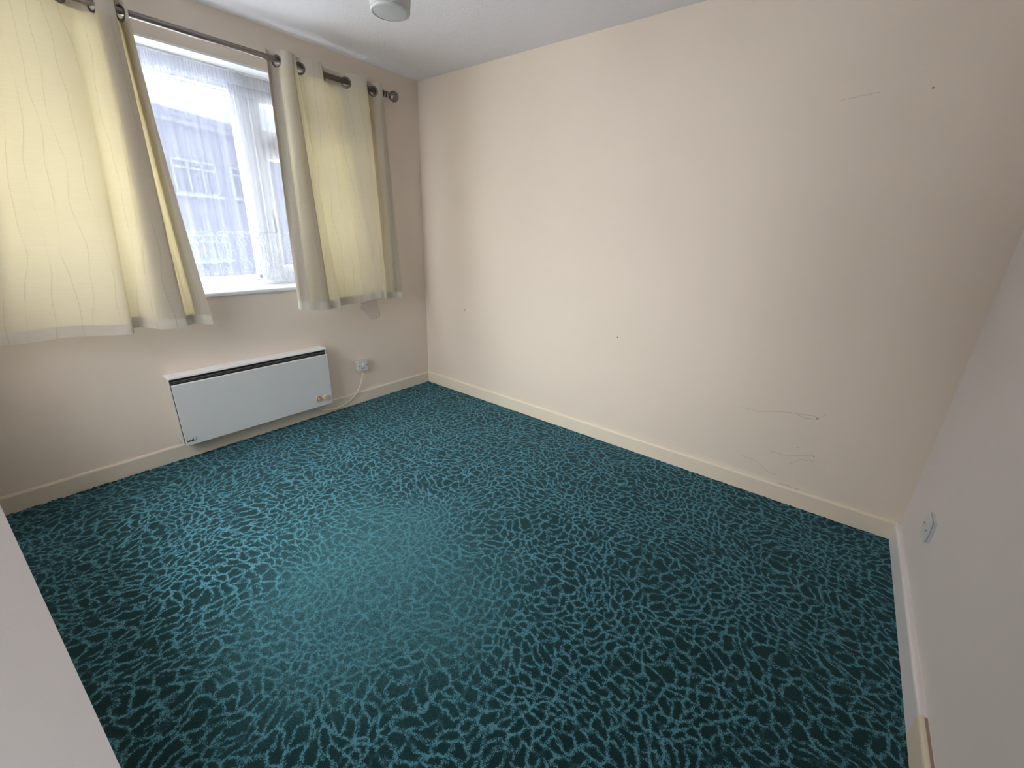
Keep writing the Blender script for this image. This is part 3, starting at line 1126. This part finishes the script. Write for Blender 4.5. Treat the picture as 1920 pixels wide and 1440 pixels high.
cab = [(0.024, -0.694, 0.281), (0.022, -0.692, 0.262), (0.020, -0.700, 0.225), (0.019, -0.722, 0.168), (0.019, -0.768, 0.100), (0.020, -0.835, 0.055),
       (0.022, -0.905, 0.033), (0.026, -0.975, 0.030), (0.034, -1.035, 0.046), (0.040, -1.085, 0.075), (0.042, -1.11, 0.116)]
bm = bmesh.new()
tube(bm, catmull(cab, 8), 0.0036, 10)
tag(link_bm('power_cable', bm, CABLE, smooth=True), 'cream power cable drooping from the outlet to the heater', 'cable')

# ------------------------------------------------------------------ socket on the right wall
so = empty('wall_socket', (XR, -0.45, 0.35))
tag(so, 'small white socket box low on the right wall', 'socket')
bm = bmesh.new()
box(bm, XR - 0.010, XR + 0.001, -0.494, -0.408, 0.306, 0.394, 0.002, 2)
link_bm('back_box', bm, PLASTIC, so)
bm = bmesh.new()
box(bm, XR - 0.018, XR - 0.0105, -0.496, -0.406, 0.304, 0.396, 0.003, 2)
link_bm('face_plate', bm, PLASTIC, so)
for yy in (-0.480, -0.420):
    bm = bmesh.new()
    lathe(bm, [(0, 0), (0.004, 0), (0.0035, 0.0012), (0, 0.0012)], (XR - 0.0178, yy, 0.349), (-1, 0, 0), 14)
    link_bm('screw', bm, SCREW, so)
bm = bmesh.new()
box(bm, XR - 0.020, XR - 0.0175, -0.462, -0.438, 0.335, 0.363, 0.001)
link_bm('outlet', bm, PLASTIC, so)

# ------------------------------------------------------------------ ceiling pendant
LX, LY, LZ = 1.505, -1.375, 2.022
lamp = empty('pendant_lamp', (LX, LY, H))
tag(lamp, 'frosted white tumbler shaped pendant lamp hanging from the ceiling, unlit', 'lamp')
bm = bmesh.new()
lathe(bm, [(0.0, 0.004), (0.048, 0.004), (0.0595, 0.006), (0.064, 0.012), (0.0695, 0.06), (0.074, 0.11), (0.077, 0.150),
           (0.0745, 0.150), (0.071, 0.11), (0.0665, 0.06), (0.0615, 0.014), (0.057, 0.009), (0.0, 0.0075)], (LX, LY, LZ), (0, 0, 1), 48)
link_bm('lamp_shade', bm, SHADE, lamp, smooth=True)
bm = bmesh.new()
lathe(bm, [(0.0600, 0.0035), (0.0628, 0.004), (0.0648, 0.010), (0.0642, 0.013), (0.0610, 0.008), (0.0600, 0.0035)], (LX, LY, LZ), (0, 0, 1), 48)
link_bm('rim', bm, SHADE, lamp, smooth=True)
bm = bmesh.new()
lathe(bm, [(0.0, 0.10), (0.018, 0.10), (0.020, 0.16), (0.013, 0.185), (0.0, 0.19)], (LX, LY, LZ), (0, 0, 1), 24)
for k in range(3):
    a_ = k * 2 * math.pi / 3
    tube(bm, [(LX + 0.016 * math.cos(a_), LY + 0.016 * math.sin(a_), LZ + 0.148), (LX + 0.0715 * math.cos(a_), LY + 0.0715 * math.sin(a_), LZ + 0.148)], 0.002, 6)
link_bm('lamp_holder', bm, PLASTIC_L, lamp)
bm = bmesh.new()
tube(bm, [(LX, LY, LZ + 0.18), (LX, LY, H - 0.02)], 0.003, 8)
link_bm('flex', bm, PLASTIC_L, lamp)
bm = bmesh.new()
lathe(bm, [(0.0, 0.0), (0.048, 0.0), (0.046, 0.012), (0.018, 0.026), (0.0, 0.027)], (LX, LY, H), (0, 0, -1), 32)
link_bm('ceiling_rose', bm, PLASTIC_L, lamp, smooth=True)

# ------------------------------------------------------------------ outside: pale houses across the road
GROUND = mat_plain('pale_concrete', (0.74, 0.74, 0.76), 0.9, bump=0.2, scale=20)
tag(new_box('pavement', GROUND, None, -30, -0.30, -30, 25, -0.45, -0.25), 'pale paved ground outside the window', 'ground', kind='structure')
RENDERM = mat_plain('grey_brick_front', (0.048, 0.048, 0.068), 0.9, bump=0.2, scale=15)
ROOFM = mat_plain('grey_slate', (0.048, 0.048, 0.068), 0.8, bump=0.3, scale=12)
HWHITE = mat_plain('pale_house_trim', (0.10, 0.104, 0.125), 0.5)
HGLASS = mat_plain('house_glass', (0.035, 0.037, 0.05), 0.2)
house = empty('house', (-11.0, 1.15, -0.25))
house.rotation_euler = (0, 0, math.radians(24))
tag(house, 'grey flat fronted house across the road, seen through the net curtain', 'building')


def house_box(name, mat, parent, *a):
    """built in the house's own frame: x towards us, y along the front"""
    bm = bmesh.new()
    for q in (a if isinstance(a[0], tuple) else [a]):
        box(bm, *q)
    o = link_bm(name, bm, mat)
    o.parent = parent
    return o


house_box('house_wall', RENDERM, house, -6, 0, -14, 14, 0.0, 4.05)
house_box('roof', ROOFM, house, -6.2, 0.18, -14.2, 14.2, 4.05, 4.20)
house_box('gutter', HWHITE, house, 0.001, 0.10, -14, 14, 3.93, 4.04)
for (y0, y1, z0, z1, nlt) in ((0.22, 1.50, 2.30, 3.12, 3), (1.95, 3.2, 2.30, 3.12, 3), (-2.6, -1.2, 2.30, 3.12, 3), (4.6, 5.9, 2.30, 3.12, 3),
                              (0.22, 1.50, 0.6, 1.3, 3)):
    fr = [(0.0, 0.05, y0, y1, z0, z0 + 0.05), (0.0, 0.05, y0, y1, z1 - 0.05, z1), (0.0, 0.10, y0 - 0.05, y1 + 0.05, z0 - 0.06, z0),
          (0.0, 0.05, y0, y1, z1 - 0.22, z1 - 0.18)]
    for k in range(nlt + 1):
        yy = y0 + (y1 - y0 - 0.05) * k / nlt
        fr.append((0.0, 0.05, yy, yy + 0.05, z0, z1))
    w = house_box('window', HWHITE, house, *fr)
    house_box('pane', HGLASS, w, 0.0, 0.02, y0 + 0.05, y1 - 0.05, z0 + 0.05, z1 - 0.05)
